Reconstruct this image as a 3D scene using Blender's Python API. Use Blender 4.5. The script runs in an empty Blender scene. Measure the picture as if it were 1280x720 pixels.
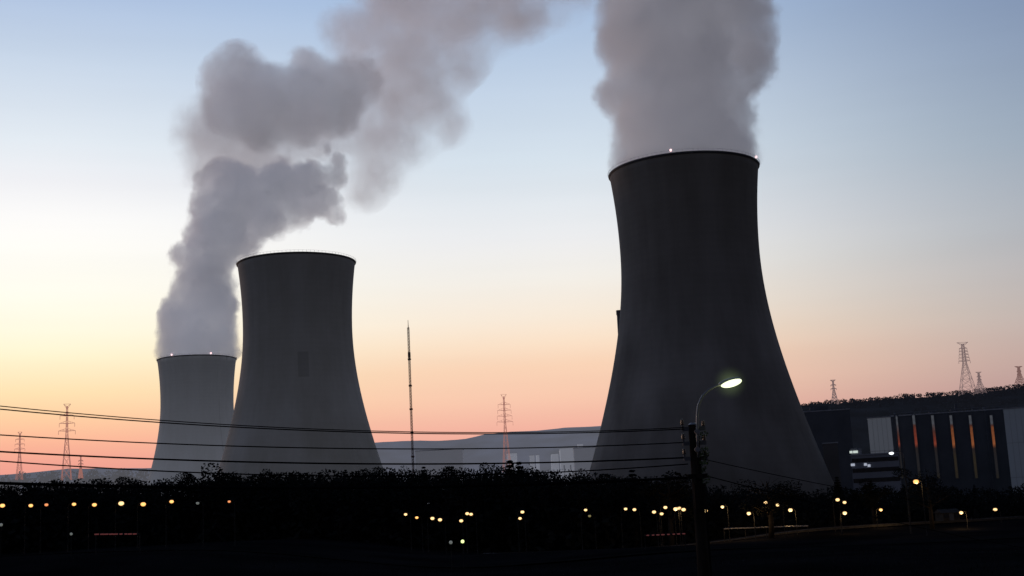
import bpy, bmesh, math, random
from mathutils import Vector, Matrix, noise
random.seed(7)
sc = bpy.context.scene
COL = sc.collection
R = math.radians

# ------------------------------------------------------------------ camera
F, PIT, ROL, EYE = 1652.8, 0.1748, -0.0489, 7.0
fw = Vector((0, math.cos(PIT), math.sin(PIT)))
_rt = Vector((1, 0, 0)); _up = _rt.cross(fw)
rt = _rt * math.cos(ROL) + _up * math.sin(ROL)
up = -_rt * math.sin(ROL) + _up * math.cos(ROL)
cd = bpy.data.cameras.new('camera'); cam = bpy.data.objects.new('camera', cd); COL.objects.link(cam)
m = Matrix.Identity(4)
for i in range(3):
    m[i][0] = rt[i]; m[i][1] = up[i]; m[i][2] = -fw[i]
m[2][3] = EYE
cam.matrix_world = m
cd.sensor_width = 36; cd.lens = 36 * F / 1280; cd.clip_end = 40000; cd.clip_start = 0.5
sc.camera = cam

def at(px, py, Y):
    d = fw + rt * ((px - 640) / F) + up * ((360 - py) / F)
    return Vector((0, 0, EYE)) + d * (Y / d.y)
def proj(P):
    v = P - Vector((0, 0, EYE)); d = v.dot(fw)
    return 640 + F * v.dot(rt) / d, 360 - F * v.dot(up) / d
def lerp_pts(pts, x):
    if x <= pts[0][0]: return pts[0][1]
    for (a, b), (c, d) in zip(pts, pts[1:]):
        if x <= c: return b + (d - b) * (x - a) / (c - a)
    return pts[-1][1]
def sm(t):
    t = max(0, min(1, t)); return t * t * (3 - 2 * t)

# ------------------------------------------------------------------ materials
def lin(r, g, b):
    return tuple(((c / 255) / 12.92 if c <= 10 else (((c / 255) + .055) / 1.055) ** 2.4) for c in (r, g, b)) + (1,)
def nmat(name):
    mt = bpy.data.materials.new(name); mt.use_nodes = True
    nt = mt.node_tree; return mt, nt, nt.nodes['Principled BSDF']
def surf(name, col, rough=.8, var=.25, scale=1., metal=0, emis=None, estr=0, spec=.3, bump=0, stretch=(1, 1, 1)):
    mt, nt, b = nmat(name)
    tc = nt.nodes.new('ShaderNodeTexCoord'); mp = nt.nodes.new('ShaderNodeMapping'); mp.inputs['Scale'].default_value = stretch
    nz = nt.nodes.new('ShaderNodeTexNoise'); nz.inputs['Scale'].default_value = scale; nz.inputs['Detail'].default_value = 6
    rp = nt.nodes.new('ShaderNodeValToRGB')
    rp.color_ramp.elements[0].position = .3; rp.color_ramp.elements[1].position = .7
    rp.color_ramp.elements[0].color = tuple(c * (1 - var) for c in col[:3]) + (1,)
    rp.color_ramp.elements[1].color = tuple(min(1, c * (1 + var)) for c in col[:3]) + (1,)
    L = nt.links.new
    L(tc.outputs['Object'], mp.inputs[0]); L(mp.outputs[0], nz.inputs['Vector']); L(nz.outputs['Fac'], rp.inputs[0]); L(rp.outputs[0], b.inputs['Base Color'])
    b.inputs['Roughness'].default_value = rough; b.inputs['Metallic'].default_value = metal
    b.inputs['Specular IOR Level'].default_value = spec
    if emis:
        b.inputs['Emission Color'].default_value = tuple(emis[:3]) + (1,); b.inputs['Emission Strength'].default_value = estr
    if bump:
        bp = nt.nodes.new('ShaderNodeBump'); bp.inputs['Strength'].default_value = bump
        L(nz.outputs['Fac'], bp.inputs['Height']); L(bp.outputs[0], b.inputs['Normal'])
    return mt
def glow(name, col, s, edge=None):
    mt, nt, b = nmat(name)
    b.inputs['Base Color'].default_value = (.3, .3, .3, 1)
    b.inputs['Emission Color'].default_value = tuple(col[:3]) + (1,); b.inputs['Emission Strength'].default_value = s
    if edge:   # lamp glow painted by facing angle: bright core, deeper halo-coloured rim
        lw = nt.nodes.new('ShaderNodeLayerWeight'); lw.inputs['Blend'].default_value = .35
        rp = nt.nodes.new('ShaderNodeValToRGB'); e = rp.color_ramp.elements
        e[0].position = .12; e[0].color = tuple(col[:3]) + (1,); e[1].position = .75; e[1].color = tuple(edge) + (1,)
        nt.links.new(lw.outputs['Facing'], rp.inputs[0]); nt.links.new(rp.outputs[0], b.inputs['Emission Color'])
    try: mt.cycles.emission_sampling = 'NONE'
    except Exception: pass
    return mt

def concrete(name, base, haze, hz_low, hz_high):
    """weathered shell concrete: vertical run-off streaks, lift rings, valley mist (haze) thicker near the ground"""
    mt, nt, b = nmat(name); N = nt.nodes.new; L = nt.links.new
    tc = N('ShaderNodeTexCoord')
    mp = N('ShaderNodeMapping'); mp.inputs['Scale'].default_value = (.09, .09, .006); L(tc.outputs['Object'], mp.inputs[0])
    n1 = N('ShaderNodeTexNoise'); n1.inputs['Scale'].default_value = 1; n1.inputs['Detail'].default_value = 5; L(mp.outputs[0], n1.inputs['Vector'])
    n2 = N('ShaderNodeTexNoise'); n2.inputs['Scale'].default_value = .03; n2.inputs['Detail'].default_value = 8; L(tc.outputs['Object'], n2.inputs['Vector'])
    mx = N('ShaderNodeMath'); mx.operation = 'ADD'; L(n1.outputs['Fac'], mx.inputs[0]); L(n2.outputs['Fac'], mx.inputs[1])
    rp = N('ShaderNodeValToRGB'); e = rp.color_ramp.elements
    e[0].position = .35; e[1].position = .65
    hf = N('ShaderNodeMath'); hf.operation = 'MULTIPLY'; hf.inputs[1].default_value = .5; L(mx.outputs[0], hf.inputs[0]); L(hf.outputs[0], rp.inputs[0])
    e[0].color = tuple(c * .62 for c in base) + (1,); e[1].color = tuple(c * 1.34 for c in base) + (1,)
    sep = N('ShaderNodeSeparateXYZ'); L(tc.outputs['Object'], sep.inputs[0])
    # faint lift rings
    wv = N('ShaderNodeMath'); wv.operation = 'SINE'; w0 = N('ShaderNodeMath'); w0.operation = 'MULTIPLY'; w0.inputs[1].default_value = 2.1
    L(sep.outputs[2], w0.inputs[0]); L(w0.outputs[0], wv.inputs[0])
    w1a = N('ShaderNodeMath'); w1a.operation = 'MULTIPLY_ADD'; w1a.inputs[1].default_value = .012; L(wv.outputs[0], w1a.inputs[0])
    zr = N('ShaderNodeValToRGB'); zr.color_ramp.elements[0].position = 0; zr.color_ramp.elements[0].color = (.40, .40, .40, 1); zr.color_ramp.elements[1].position = 1; zr.color_ramp.elements[1].color = (.74, .74, .74, 1)  # colour darkened by height so the base fades into the dark
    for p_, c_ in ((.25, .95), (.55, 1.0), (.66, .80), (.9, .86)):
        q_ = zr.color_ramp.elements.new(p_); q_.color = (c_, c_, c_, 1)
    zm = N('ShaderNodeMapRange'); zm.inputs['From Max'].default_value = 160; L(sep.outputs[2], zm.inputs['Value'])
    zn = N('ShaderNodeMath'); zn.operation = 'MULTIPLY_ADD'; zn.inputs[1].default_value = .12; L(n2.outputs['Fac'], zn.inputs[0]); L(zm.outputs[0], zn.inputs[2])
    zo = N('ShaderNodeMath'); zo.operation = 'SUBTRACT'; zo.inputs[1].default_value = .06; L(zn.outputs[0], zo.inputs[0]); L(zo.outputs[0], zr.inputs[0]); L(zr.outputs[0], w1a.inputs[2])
    w1 = w1a
    cm = N('ShaderNodeVectorMath'); cm.operation = 'SCALE'; L(rp.outputs[0], cm.inputs[0]); L(w1.outputs[0], cm.inputs['Scale'])
    L(cm.outputs[0], b.inputs['Base Color'])
    b.inputs['Roughness'].default_value = .9; b.inputs['Specular IOR Level'].default_value = .1
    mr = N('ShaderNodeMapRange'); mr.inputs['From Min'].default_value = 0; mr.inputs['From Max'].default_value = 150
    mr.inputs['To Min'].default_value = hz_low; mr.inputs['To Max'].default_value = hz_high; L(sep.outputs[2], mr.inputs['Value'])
    b.inputs['Emission Color'].default_value = tuple(haze) + (1,); L(mr.outputs[0], b.inputs['Emission Strength'])  # haze glow lives in the shell's own emission
    bp = N('ShaderNodeBump'); bp.inputs['Strength'].default_value = .08; bp.inputs['Distance'].default_value = .3
    L(n1.outputs['Fac'], bp.inputs['Height']); L(bp.outputs[0], b.inputs['Normal'])
    return mt

M = {}
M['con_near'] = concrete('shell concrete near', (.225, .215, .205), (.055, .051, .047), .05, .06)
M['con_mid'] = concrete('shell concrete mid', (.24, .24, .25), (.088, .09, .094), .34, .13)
M['con_far'] = concrete('shell concrete far', (.27, .275, .29), (.15, .158, .18), .62, .24)  # paler base and stronger glow put in for distance haze
M['con_dark'] = surf('dark rim concrete', (.13, .13, .14), .9, .2, .3)
M['con_stain'] = surf('stained concrete', (.17, .17, .19), .9, .2, .3)
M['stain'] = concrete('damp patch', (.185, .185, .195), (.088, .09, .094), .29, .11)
M['drain'] = concrete('drain pipe', (.23, .235, .25), (.15, .158, .18), .36, .29)  # shadow line down the shell, put into the colour of a thin strip
M['ground'] = surf('dark winter field soil', (.010, .010, .011), .95, .5, .05, spec=.0)
M['asphalt'] = surf('worn asphalt', (.035, .034, .033), .9, .3, .5)
M['kerb'] = surf('dirty kerb stone', (.05, .048, .045), .9, .3, 1)
M['lane'] = surf('wet dark lane', (.013, .013, .013), .95, .4, .3, spec=.0)
M['paint'] = surf('road paint', (.6, .6, .58), .8, .1, 2)
M['foliage'] = surf('dark foliage', (.016, .018, .017), .95, .5, .6, spec=0)
M['foliage_b'] = surf('ivy leaves', (.05, .075, .025), .8, .5, 5, spec=.2)
M['bark'] = surf('bark', (.04, .035, .03), .95, .3, 2, spec=0)
M['hill_far'] = surf('hazy distant hillside', (.20, .20, .22), .95, .6, .012, spec=0, emis=(.098, .101, .120), estr=.95)  # aerial haze put in as constant emission
M['hill_near'] = surf('wooded hillside', (.03, .032, .036), .95, .5, .03, spec=0, emis=(.007, .008, .011), estr=.7)  # slight haze put in as emission
M['forest'] = surf('hillside forest', (.035, .038, .042), .95, .5, .05, spec=0, emis=(.010, .011, .016), estr=.5)  # slight haze over the trees put in as emission
M['steel_haze'] = surf('galvanised steel in haze', (.25, .2, .2), .6, .15, 1, .3, emis=(.45, .25, .22), estr=.35)  # haze over the steel put in as emission
M['steel'] = surf('galvanised steel', (.25, .25, .27), .5, .15, 1, .6)
M['mast'] = surf('mast steel red', (.16, .09, .08), .6, .2, 1, .2)
M['lamp_dark'] = surf('dark painted lamp pole', (.035, .035, .035), .7, .1, 3, .1, spec=.1)
M['white_clad'] = surf('pale cladding', (.55, .57, .62), .7, .08, .08, spec=.2)
M['grey_clad'] = surf('grey cladding', (.36, .37, .40), .8, .12, .08, spec=.1)
M['dark_clad'] = surf('dark blue cladding', (.085, .09, .105), .8, .2, .08, spec=.1, emis=(.001, .0013, .002), estr=1)  # trace of haze put in as emission
M['haze_white'] = surf('pale wall in haze', (.5, .52, .56), .8, .1, .05, emis=(.155, .16, .185), estr=.9)  # haze before the wall put in as emission
M['haze_grey'] = surf('grey wall in haze', (.25, .25, .28), .8, .1, .05, emis=(.080, .083, .098), estr=.9)  # same haze emission on a greyer wall
M['glass'] = surf('dark window glass', (.02, .022, .03), .15, .1, 1, spec=.6)
M['wood'] = surf('creosoted wood', (.022, .018, .015), .95, .4, 3, spec=0, stretch=(6, 6, .6), bump=.4)
M['rubber'] = surf('black cable sheath', (.007, .007, .008), .9, .1, 3, spec=0)
M['porcelain'] = surf('brown porcelain', (.12, .09, .07), .3, .1, 3, spec=.5)
M['lamp_metal'] = surf('lamp metal', (.30, .30, .30), .5, .1, 3, .5)
M['roof_red'] = surf('dull red roof', (.075, .025, .02), .85, .3, .6)
M['g_amber'] = glow('amber lamp glow', (1, .55, .16), 1.7, (.35, .07, .01))
M['g_orange'] = glow('orange lamp glow', (1, .36, .12), 1.1, (.3, .05, .02))
M['g_warm'] = glow('warm lamp glow', (1, .70, .32), 1.7, (.35, .13, .02))
M['g_white'] = glow('white lamp glow', (.9, .95, 1), 1.6)
M['g_green'] = glow('greenish lamp glow', (.75, .95, .35), 1.6)
M['g_dim'] = glow('dim grey lamp glow', (.5, .55, .5), .22)
M['g_dimgreen'] = glow('dim olive lamp glow', (.5, .42, .15), .4)
M['g_street'] = glow('discharge lamp glow', (.90, 1, .64), 1.5)
M['g_window'] = glow('lit window', (.75, .85, .78), .75)
M['g_window2'] = glow('lit window pale', (.65, .7, .85), .55)
M['g_avi'] = glow('rim beacon', (1, .66, .68), 1.6)

# ------------------------------------------------------------------ object helpers
def tag(o, label=None, cat=None, group=None, kind=None):
    if label: o['label'] = label
    if cat: o['category'] = cat
    if group: o['group'] = group
    if kind: o['kind'] = kind
    return o
def empty(name, loc, label, cat, group=None, rz=0):
    o = bpy.data.objects.new(name, None); COL.objects.link(o); o.location = loc; o.rotation_euler = (0, 0, rz); o.empty_display_size = .5
    return tag(o, label, cat, group)
class MB:
    def __init__(s): s.v = []; s.f = []; s.mi = []
    def face(s, pts, mi=0):
        n = len(s.v); s.v += [tuple(p) for p in pts]; s.f.append(tuple(range(n, n + len(pts)))); s.mi.append(mi)
    def box(s, x0, x1, y0, y1, z0, z1, mi=0):
        n = len(s.v)
        s.v += [(x0, y0, z0), (x1, y0, z0), (x1, y1, z0), (x0, y1, z0), (x0, y0, z1), (x1, y0, z1), (x1, y1, z1), (x0, y1, z1)]
        for q in ((0, 3, 2, 1), (4, 5, 6, 7), (0, 1, 5, 4), (1, 2, 6, 5), (2, 3, 7, 6), (3, 0, 4, 7)):
            s.f.append(tuple(n + i for i in q)); s.mi.append(mi)
        return s
    def tube(s, pts, rad, seg=8, mi=0, cap=True):
        pts = [Vector(p) for p in pts]; k = len(pts)
        if not isinstance(rad, (list, tuple)): rad = [rad] * k
        n = len(s.v); ref = None
        for i, p in enumerate(pts):
            d = (pts[min(i + 1, k - 1)] - pts[max(i - 1, 0)]).normalized()
            if ref is None: ref = Vector((1, 0, 0)) if abs(d.x) < .8 else Vector((0, 1, 0))
            a = d.cross(ref).normalized(); ref = a.cross(d).normalized(); b2 = ref
            for j in range(seg):
                t = 2 * math.pi * j / seg
                s.v.append(tuple(p + (a * math.cos(t) + b2 * math.sin(t)) * rad[i]))
        for i in range(k - 1):
            for j in range(seg):
                s.f.append((n + i * seg + j, n + i * seg + (j + 1) % seg, n + (i + 1) * seg + (j + 1) % seg, n + (i + 1) * seg + j)); s.mi.append(mi)
        if cap:
            s.f.append(tuple(n + j for j in reversed(range(seg)))); s.mi.append(mi)
            s.f.append(tuple(n + (k - 1) * seg + j for j in range(seg))); s.mi.append(mi)
        return s
    def lathe(s, prof, seg=24, c=(0, 0, 0), mi=0, closed=False):
        n = len(s.v); k = len(prof)
        for r_, z in prof:
            for j in range(seg):
                t = 2 * math.pi * j / seg
                s.v.append((c[0] + r_ * math.cos(t), c[1] + r_ * math.sin(t), c[2] + z))
        for i in range(k if closed else k - 1):
            for j in range(seg):
                i2 = (i + 1) % k
                s.f.append((n + i * seg + j, n + i * seg + (j + 1) % seg, n + i2 * seg + (j + 1) % seg, n + i2 * seg + j)); s.mi.append(mi)
        return s
    def ball(s, c, r_, seg=12, rings=8, sc3=(1, 1, 1), rot=None, mi=0):
        n = len(s.v); c = Vector(c)
        def pt(v):
            v = Vector((v[0] * sc3[0], v[1] * sc3[1], v[2] * sc3[2])) * r_
            if rot: v = rot @ v
            return tuple(c + v)
        s.v.append(pt((0, 0, 1)))
        for i in range(1, rings):
            a = math.pi * i / rings
            for j in range(seg):
                t = 2 * math.pi * j / seg; s.v.append(pt((math.sin(a) * math.cos(t), math.sin(a) * math.sin(t), math.cos(a))))
        s.v.append(pt((0, 0, -1))); last = len(s.v) - 1
        for j in range(seg):
            s.f.append((n, n + 1 + j, n + 1 + (j + 1) % seg)); s.mi.append(mi)
            for i in range(rings - 2):
                a = n + 1 + i * seg; s.f.append((a + j, a + seg + j, a + seg + (j + 1) % seg, a + (j + 1) % seg)); s.mi.append(mi)
            a = n + 1 + (rings - 2) * seg; s.f.append((a + j, last, a + (j + 1) % seg)); s.mi.append(mi)
        return s
    def build(s, name, mat, parent=None, smooth=False, loc=None):
        me = bpy.data.meshes.new(name); me.from_pydata(s.v, [], s.f)
        for mm in (mat if isinstance(mat, (list, tuple)) else [mat]): me.materials.append(mm)
        if any(s.mi): me.polygons.foreach_set('material_index', s.mi)
        if smooth: me.polygons.foreach_set('use_smooth', [True] * len(me.polygons))
        me.update()
        o = bpy.data.objects.new(name, me); COL.objects.link(o)
        if parent: o.parent = parent
        if loc is not None: o.location = loc
        return o
kids = {}
def copy_tree(o, parent=None):
    c = o.copy(); COL.objects.link(c)
    if parent: c.parent = parent
    for ch in [x for x in ALLCH(o)]: copy_tree(ch, c)
    return c
def ALLCH(o): return list(o.children)

# ------------------------------------------------------------------ terrain
def gz(x, y):
    z = 5 * sm((-x - 5) / 55) * sm((y - 150) / 70) * (1 - sm((y - 650) / 300))
    k = 1 - sm((x - 60) / 70)
    z += (3 + 6.5 * k) * math.exp(-((y - 405) / 38) ** 2) * (1 - sm((x - 330) / 60)) 
    z += 2.4 * sm((y - 285) / 35) * sm((x - 30) / 40) * (1 - sm((y - 450) / 60))
    z += 1.2 * noise.noise((x * .02, y * .02, 0)) * sm((y - 60) / 60)
    if y < 120: z *= sm(y / 120)
    return z
xs = [-9000, -4500, -2500, -1400, -900, -650, -450] + [-360 + 8 * i for i in range(91)] + [450, 650, 900, 1400, 2500, 4500, 9000]
ys = [-600, -200, -60, 0, 30, 60, 90, 120] + [150 + 7 * i for i in range(62)] + [620, 700, 800, 950, 1200, 1600, 2200, 3200, 5000, 9000, 16000]
mb = MB(); nx = len(xs)
for y in ys:
    for x in xs: mb.v.append((x, y, gz(x, y)))
for j in range(len(ys) - 1):
    for i in range(nx - 1):
        a = j * nx + i; mb.f.append((a, a + 1, a + nx + 1, a + nx)); mb.mi.append(0)
tag(mb.build('ground', M['ground'], smooth=True), kind='structure')

def hill(name, ridge, Y, depth, mat, rough, step, base=-2):
    """hill range: rises from foot to a ridge polyline (given as heights along x), falls away behind"""
    pts = [(at(px, py, Y).x, at(px, py, Y).z) for px, py in ridge]
    x0, x1 = pts[0][0], pts[-1][0]; n = int((x1 - x0) / step); b_ = MB(); rows = 14
    for k in range(rows + 1):
        t = k / rows
        for i in range(n + 1):
            x = x0 + (x1 - x0) * i / n; h = lerp_pts(pts, x)
            prof = sm(t / .55) if t < .55 else 1 - .75 * sm((t - .55) / .45)
            nz = noise.fractal((x * .004, t * 3, Y * .01), .8, 2.1, 5) * rough * 2 + noise.noise((x * .06, t * 20, 3)) * rough * .5
            z = base + (h - base) * prof + nz * (.25 + .75 * abs(t - .55)) * (1 if prof > .05 else 0)
            if abs(t - .55) > .04 and prof > .5: z -= rough
            yy = Y + (t - .55) * depth + 40 * noise.noise((x * .003, t, 9))
            # keep the skyline where it should be seen although the slope recedes
            b_.v.append((x, yy, z))
    for k in range(rows):
        for i in range(n):
            a = k * (n + 1) + i; b_.f.append((a, a + 1, a + n + 2, a + n + 1)); b_.mi.append(0)
    return tag(b_.build(name, mat, smooth=False), kind='structure'), pts
far_ridge = [(-400, 596), (-60, 594), (0, 593), (40, 590), (75, 585), (110, 584), (150, 584), (190, 584), (300, 575), (420, 560), (470, 553), (500, 551), (520, 549.5), (545, 550), (565, 549),
             (588, 546), (597, 542), (612, 539.5), (640, 538), (680, 536), (705, 533.5), (745, 532), (800, 527), (900, 520), (1000, 515), (1200, 508), (1400, 500), (1700, 495)]
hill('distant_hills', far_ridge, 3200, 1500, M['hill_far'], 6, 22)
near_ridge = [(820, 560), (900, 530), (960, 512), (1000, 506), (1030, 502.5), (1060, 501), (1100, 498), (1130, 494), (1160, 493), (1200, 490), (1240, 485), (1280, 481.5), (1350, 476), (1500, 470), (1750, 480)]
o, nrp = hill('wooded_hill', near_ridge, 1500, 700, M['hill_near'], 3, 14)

# ------------------------------------------------------------------ leaf clumps
def leaf_quads(b_, c, r_, n, size, squash=.8, mi=0):
    cx, cy, cz = c
    for _ in range(n):
        while True:
            u = random.uniform(-1, 1); v = random.uniform(-1, 1); w = random.uniform(-1, 1); q = u * u + v * v + w * w
            if q < 1: break
        if random.random() < .55:
            q = math.sqrt(q) + 1e-6; k = random.uniform(.75, 1.05) / q; u *= k; v *= k; w *= k
        p = Vector((cx + u * r_, cy + v * r_, cz + w * r_ * squash))
        a = Vector((random.gauss(0, 1), random.gauss(0, 1), random.gauss(0, 1))).normalized() * size * random.uniform(.5, 1.1)
        bb = a.orthogonal().normalized() * size * random.uniform(.4, .9)
        b_.face((p - a, p - bb * .6, p + a, p + bb), mi)
# woodland crest on the right hill: one far-off mass
b_ = MB()
x = nrp[2][0]
while x < nrp[-2][0]:
    h = lerp_pts(nrp, x); s_ = random.uniform(2.4, 4.6) * (.7 + .6 * abs(noise.noise((x * .02, 0, 0))))
    yy = 1500 + random.uniform(-20, 5)
    leaf_quads(b_, (x, yy, h - s_ * .45), s_, 60, .9, .85)
    leaf_quads(b_, (x, yy - 14, h - 6), 6, 34, 2.0, .9)
    leaf_quads(b_, (x + random.uniform(-5, 5), yy - 30, h - 15), 8, 34, 2.6, .9)
    leaf_quads(b_, (x + random.uniform(-5, 5), yy - 60, h - 26), 9, 30, 3.0, .9)
    leaf_quads(b_, (x + random.uniform(-5, 5), yy - 90, h - 40), 10, 30, 3.4, .9)
    x += random.uniform(2.6, 5)
tag(b_.build('hillside_forest', M['forest']), 'dark wooded crest of trees along the hill behind the power station', 'forest', kind='stuff')
b_ = MB(); x = at(-80, 590, 1700).x; x1_ = at(200, 590, 1700).x
while x < x1_:
    s_ = random.uniform(5, 9); px = proj(Vector((x, 1700, 90)))[0]
    zt = at(px, lerp_pts([(-80, 595), (0, 594), (60, 588), (110, 587), (150, 584), (190, 585), (210, 585)], px), 1700).z
    leaf_quads(b_, (x, 1700 + random.uniform(-30, 30), zt - s_), s_, 26, 2.2, .9)
    leaf_quads(b_, (x, 1690 + random.uniform(-30, 30), zt - s_ * 2.6), s_ * 1.6, 40, 3, .9)
    leaf_quads(b_, (x, 1690 + random.uniform(-30, 30), zt - s_ * 4.6), s_ * 1.6, 30, 4, .9)
    x += random.uniform(4, 8)
M['mist_wood'] = surf('misty wood', (.02, .02, .022), .95, .3, .05, spec=0, emis=(.088, .088, .100), estr=.9)  # grey mist put in as even emission
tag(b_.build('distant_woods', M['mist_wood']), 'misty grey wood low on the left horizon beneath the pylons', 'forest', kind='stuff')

# ------------------------------------------------------------------ cooling towers
RT_, ZT_, CA, CB, HT = 33.44, 122.56, 88.87, 73.32, 160.
def rad(z):
    rth = RT_ / math.sqrt(1 + ((HT - ZT_) / CA) ** 2)
    return rth * math.sqrt(1 + ((z - ZT_) / (CA if z > ZT_ else CB)) ** 2)
def cooling_tower(x, y, mat, label, lights, shell_mark=None):
    t = empty('cooling_tower', (x, y, -1.1), label, 'cooling tower')
    z0 = 11.; prof = []
    for i in range(49):
        z = z0 + (HT - z0) * i / 48; prof.append((rad(z), z))
    inner = [(r_ - (1.0 if i > 2 else 1.6), z) for i, (r_, z) in enumerate(prof)][::-1]
    MB().lathe(prof + inner, 128, closed=True).build('shell', mat, t, smooth=True)
    rr = rad(HT)
    # dark coping with walkway and parapet
    MB().lathe([(rr - 1.1, HT + .02), (rr - 1.1, HT + .3), (rr + .55, HT + .3), (rr + .55, HT - .2), (rr + .1, HT - .7), (rr + .05, HT - .05)], 128, closed=True).build('rim_walkway', M['con_dark'], t)
    b_ = MB()
    b_.lathe([(rr + .65, HT + 1.3), (rr + .65, HT + 1.36), (rr + .7, HT + 1.36), (rr + .7, HT + 1.3)], 96, closed=True)
    for k in range(96):
        a = 2 * math.pi * k / 96; px, py = (rr + .675) * math.cos(a), (rr + .675) * math.sin(a)
        b_.box(px - .04, px + .04, py - .04, py + .04, HT + .28, HT + 1.31)
    b_.build('guard_rail', M['con_dark'], t)
    b_ = MB(); r0 = rad(z0) - .8; rb = rad(0) + 1.2; n = 44
    for k in range(n):
        a = 2 * math.pi * k / n
        for s_ in (-.5, .5):
            a2 = a + s_ * 2 * math.pi / n
            b_.tube([(rb * math.cos(a), rb * math.sin(a), -4), (r0 * math.cos(a2), r0 * math.sin(a2), z0 + .3)], .55, 6)
    b_.build('leg_ring', M['con_dark'], t)
    MB().lathe([(r0 - 2, -4), (r0 - 2, 1.2), (rb + 2.5, 1.2), (rb + 2.5, -4)], 96, closed=True).build('basin', M['con_dark'], t)
    for a, ms in lights:   # azimuth seen from the camera side
        ang = math.atan2(-y, -x) + R(a)
        px, py = (rr + .4) * math.cos(ang), (rr + .4) * math.sin(ang)
        bl = MB(); bl.tube([(px, py, HT + .3), (px, py, HT + 1.2)], .1, 6); bl.build('beacon_post', M['con_dark'], t)
        MB().ball((px, py, HT + 1.4), ms * .8, 10, 6).build('aviation_light', M['g_avi'], t)
    # marks laid on the shell: dark patch and a painted shadow line
    if shell_mark:
        a0, z1, z2, wdt, nm, mt_ = shell_mark
        ang = math.atan2(-y, -x) + R(a0); b_ = MB(); pv = None
        for i in range(25):
            z = z1 + (z2 - z1) * i / 24; r_ = rad(z) + .12; hw = wdt / r_
            q = [(r_ * math.cos(ang + hw * s), r_ * math.sin(ang + hw * s), z) for s in (-1, -.5, 0, .5, 1)]
            if pv:
                for c in range(4): b_.face((pv[c], pv[c + 1], q[c + 1], q[c]))
            pv = q
        b_.build(nm, mt_, t)
    return t
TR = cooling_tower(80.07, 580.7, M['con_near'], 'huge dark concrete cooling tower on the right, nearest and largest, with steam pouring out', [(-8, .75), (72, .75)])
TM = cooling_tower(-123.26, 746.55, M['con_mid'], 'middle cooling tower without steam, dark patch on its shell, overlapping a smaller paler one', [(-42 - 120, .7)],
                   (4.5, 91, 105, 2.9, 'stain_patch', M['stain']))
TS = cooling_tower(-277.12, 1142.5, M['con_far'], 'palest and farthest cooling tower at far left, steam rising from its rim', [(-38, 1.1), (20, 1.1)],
                   (36, 12, 150, .45, 'drain_pipe', M['drain']))

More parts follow.
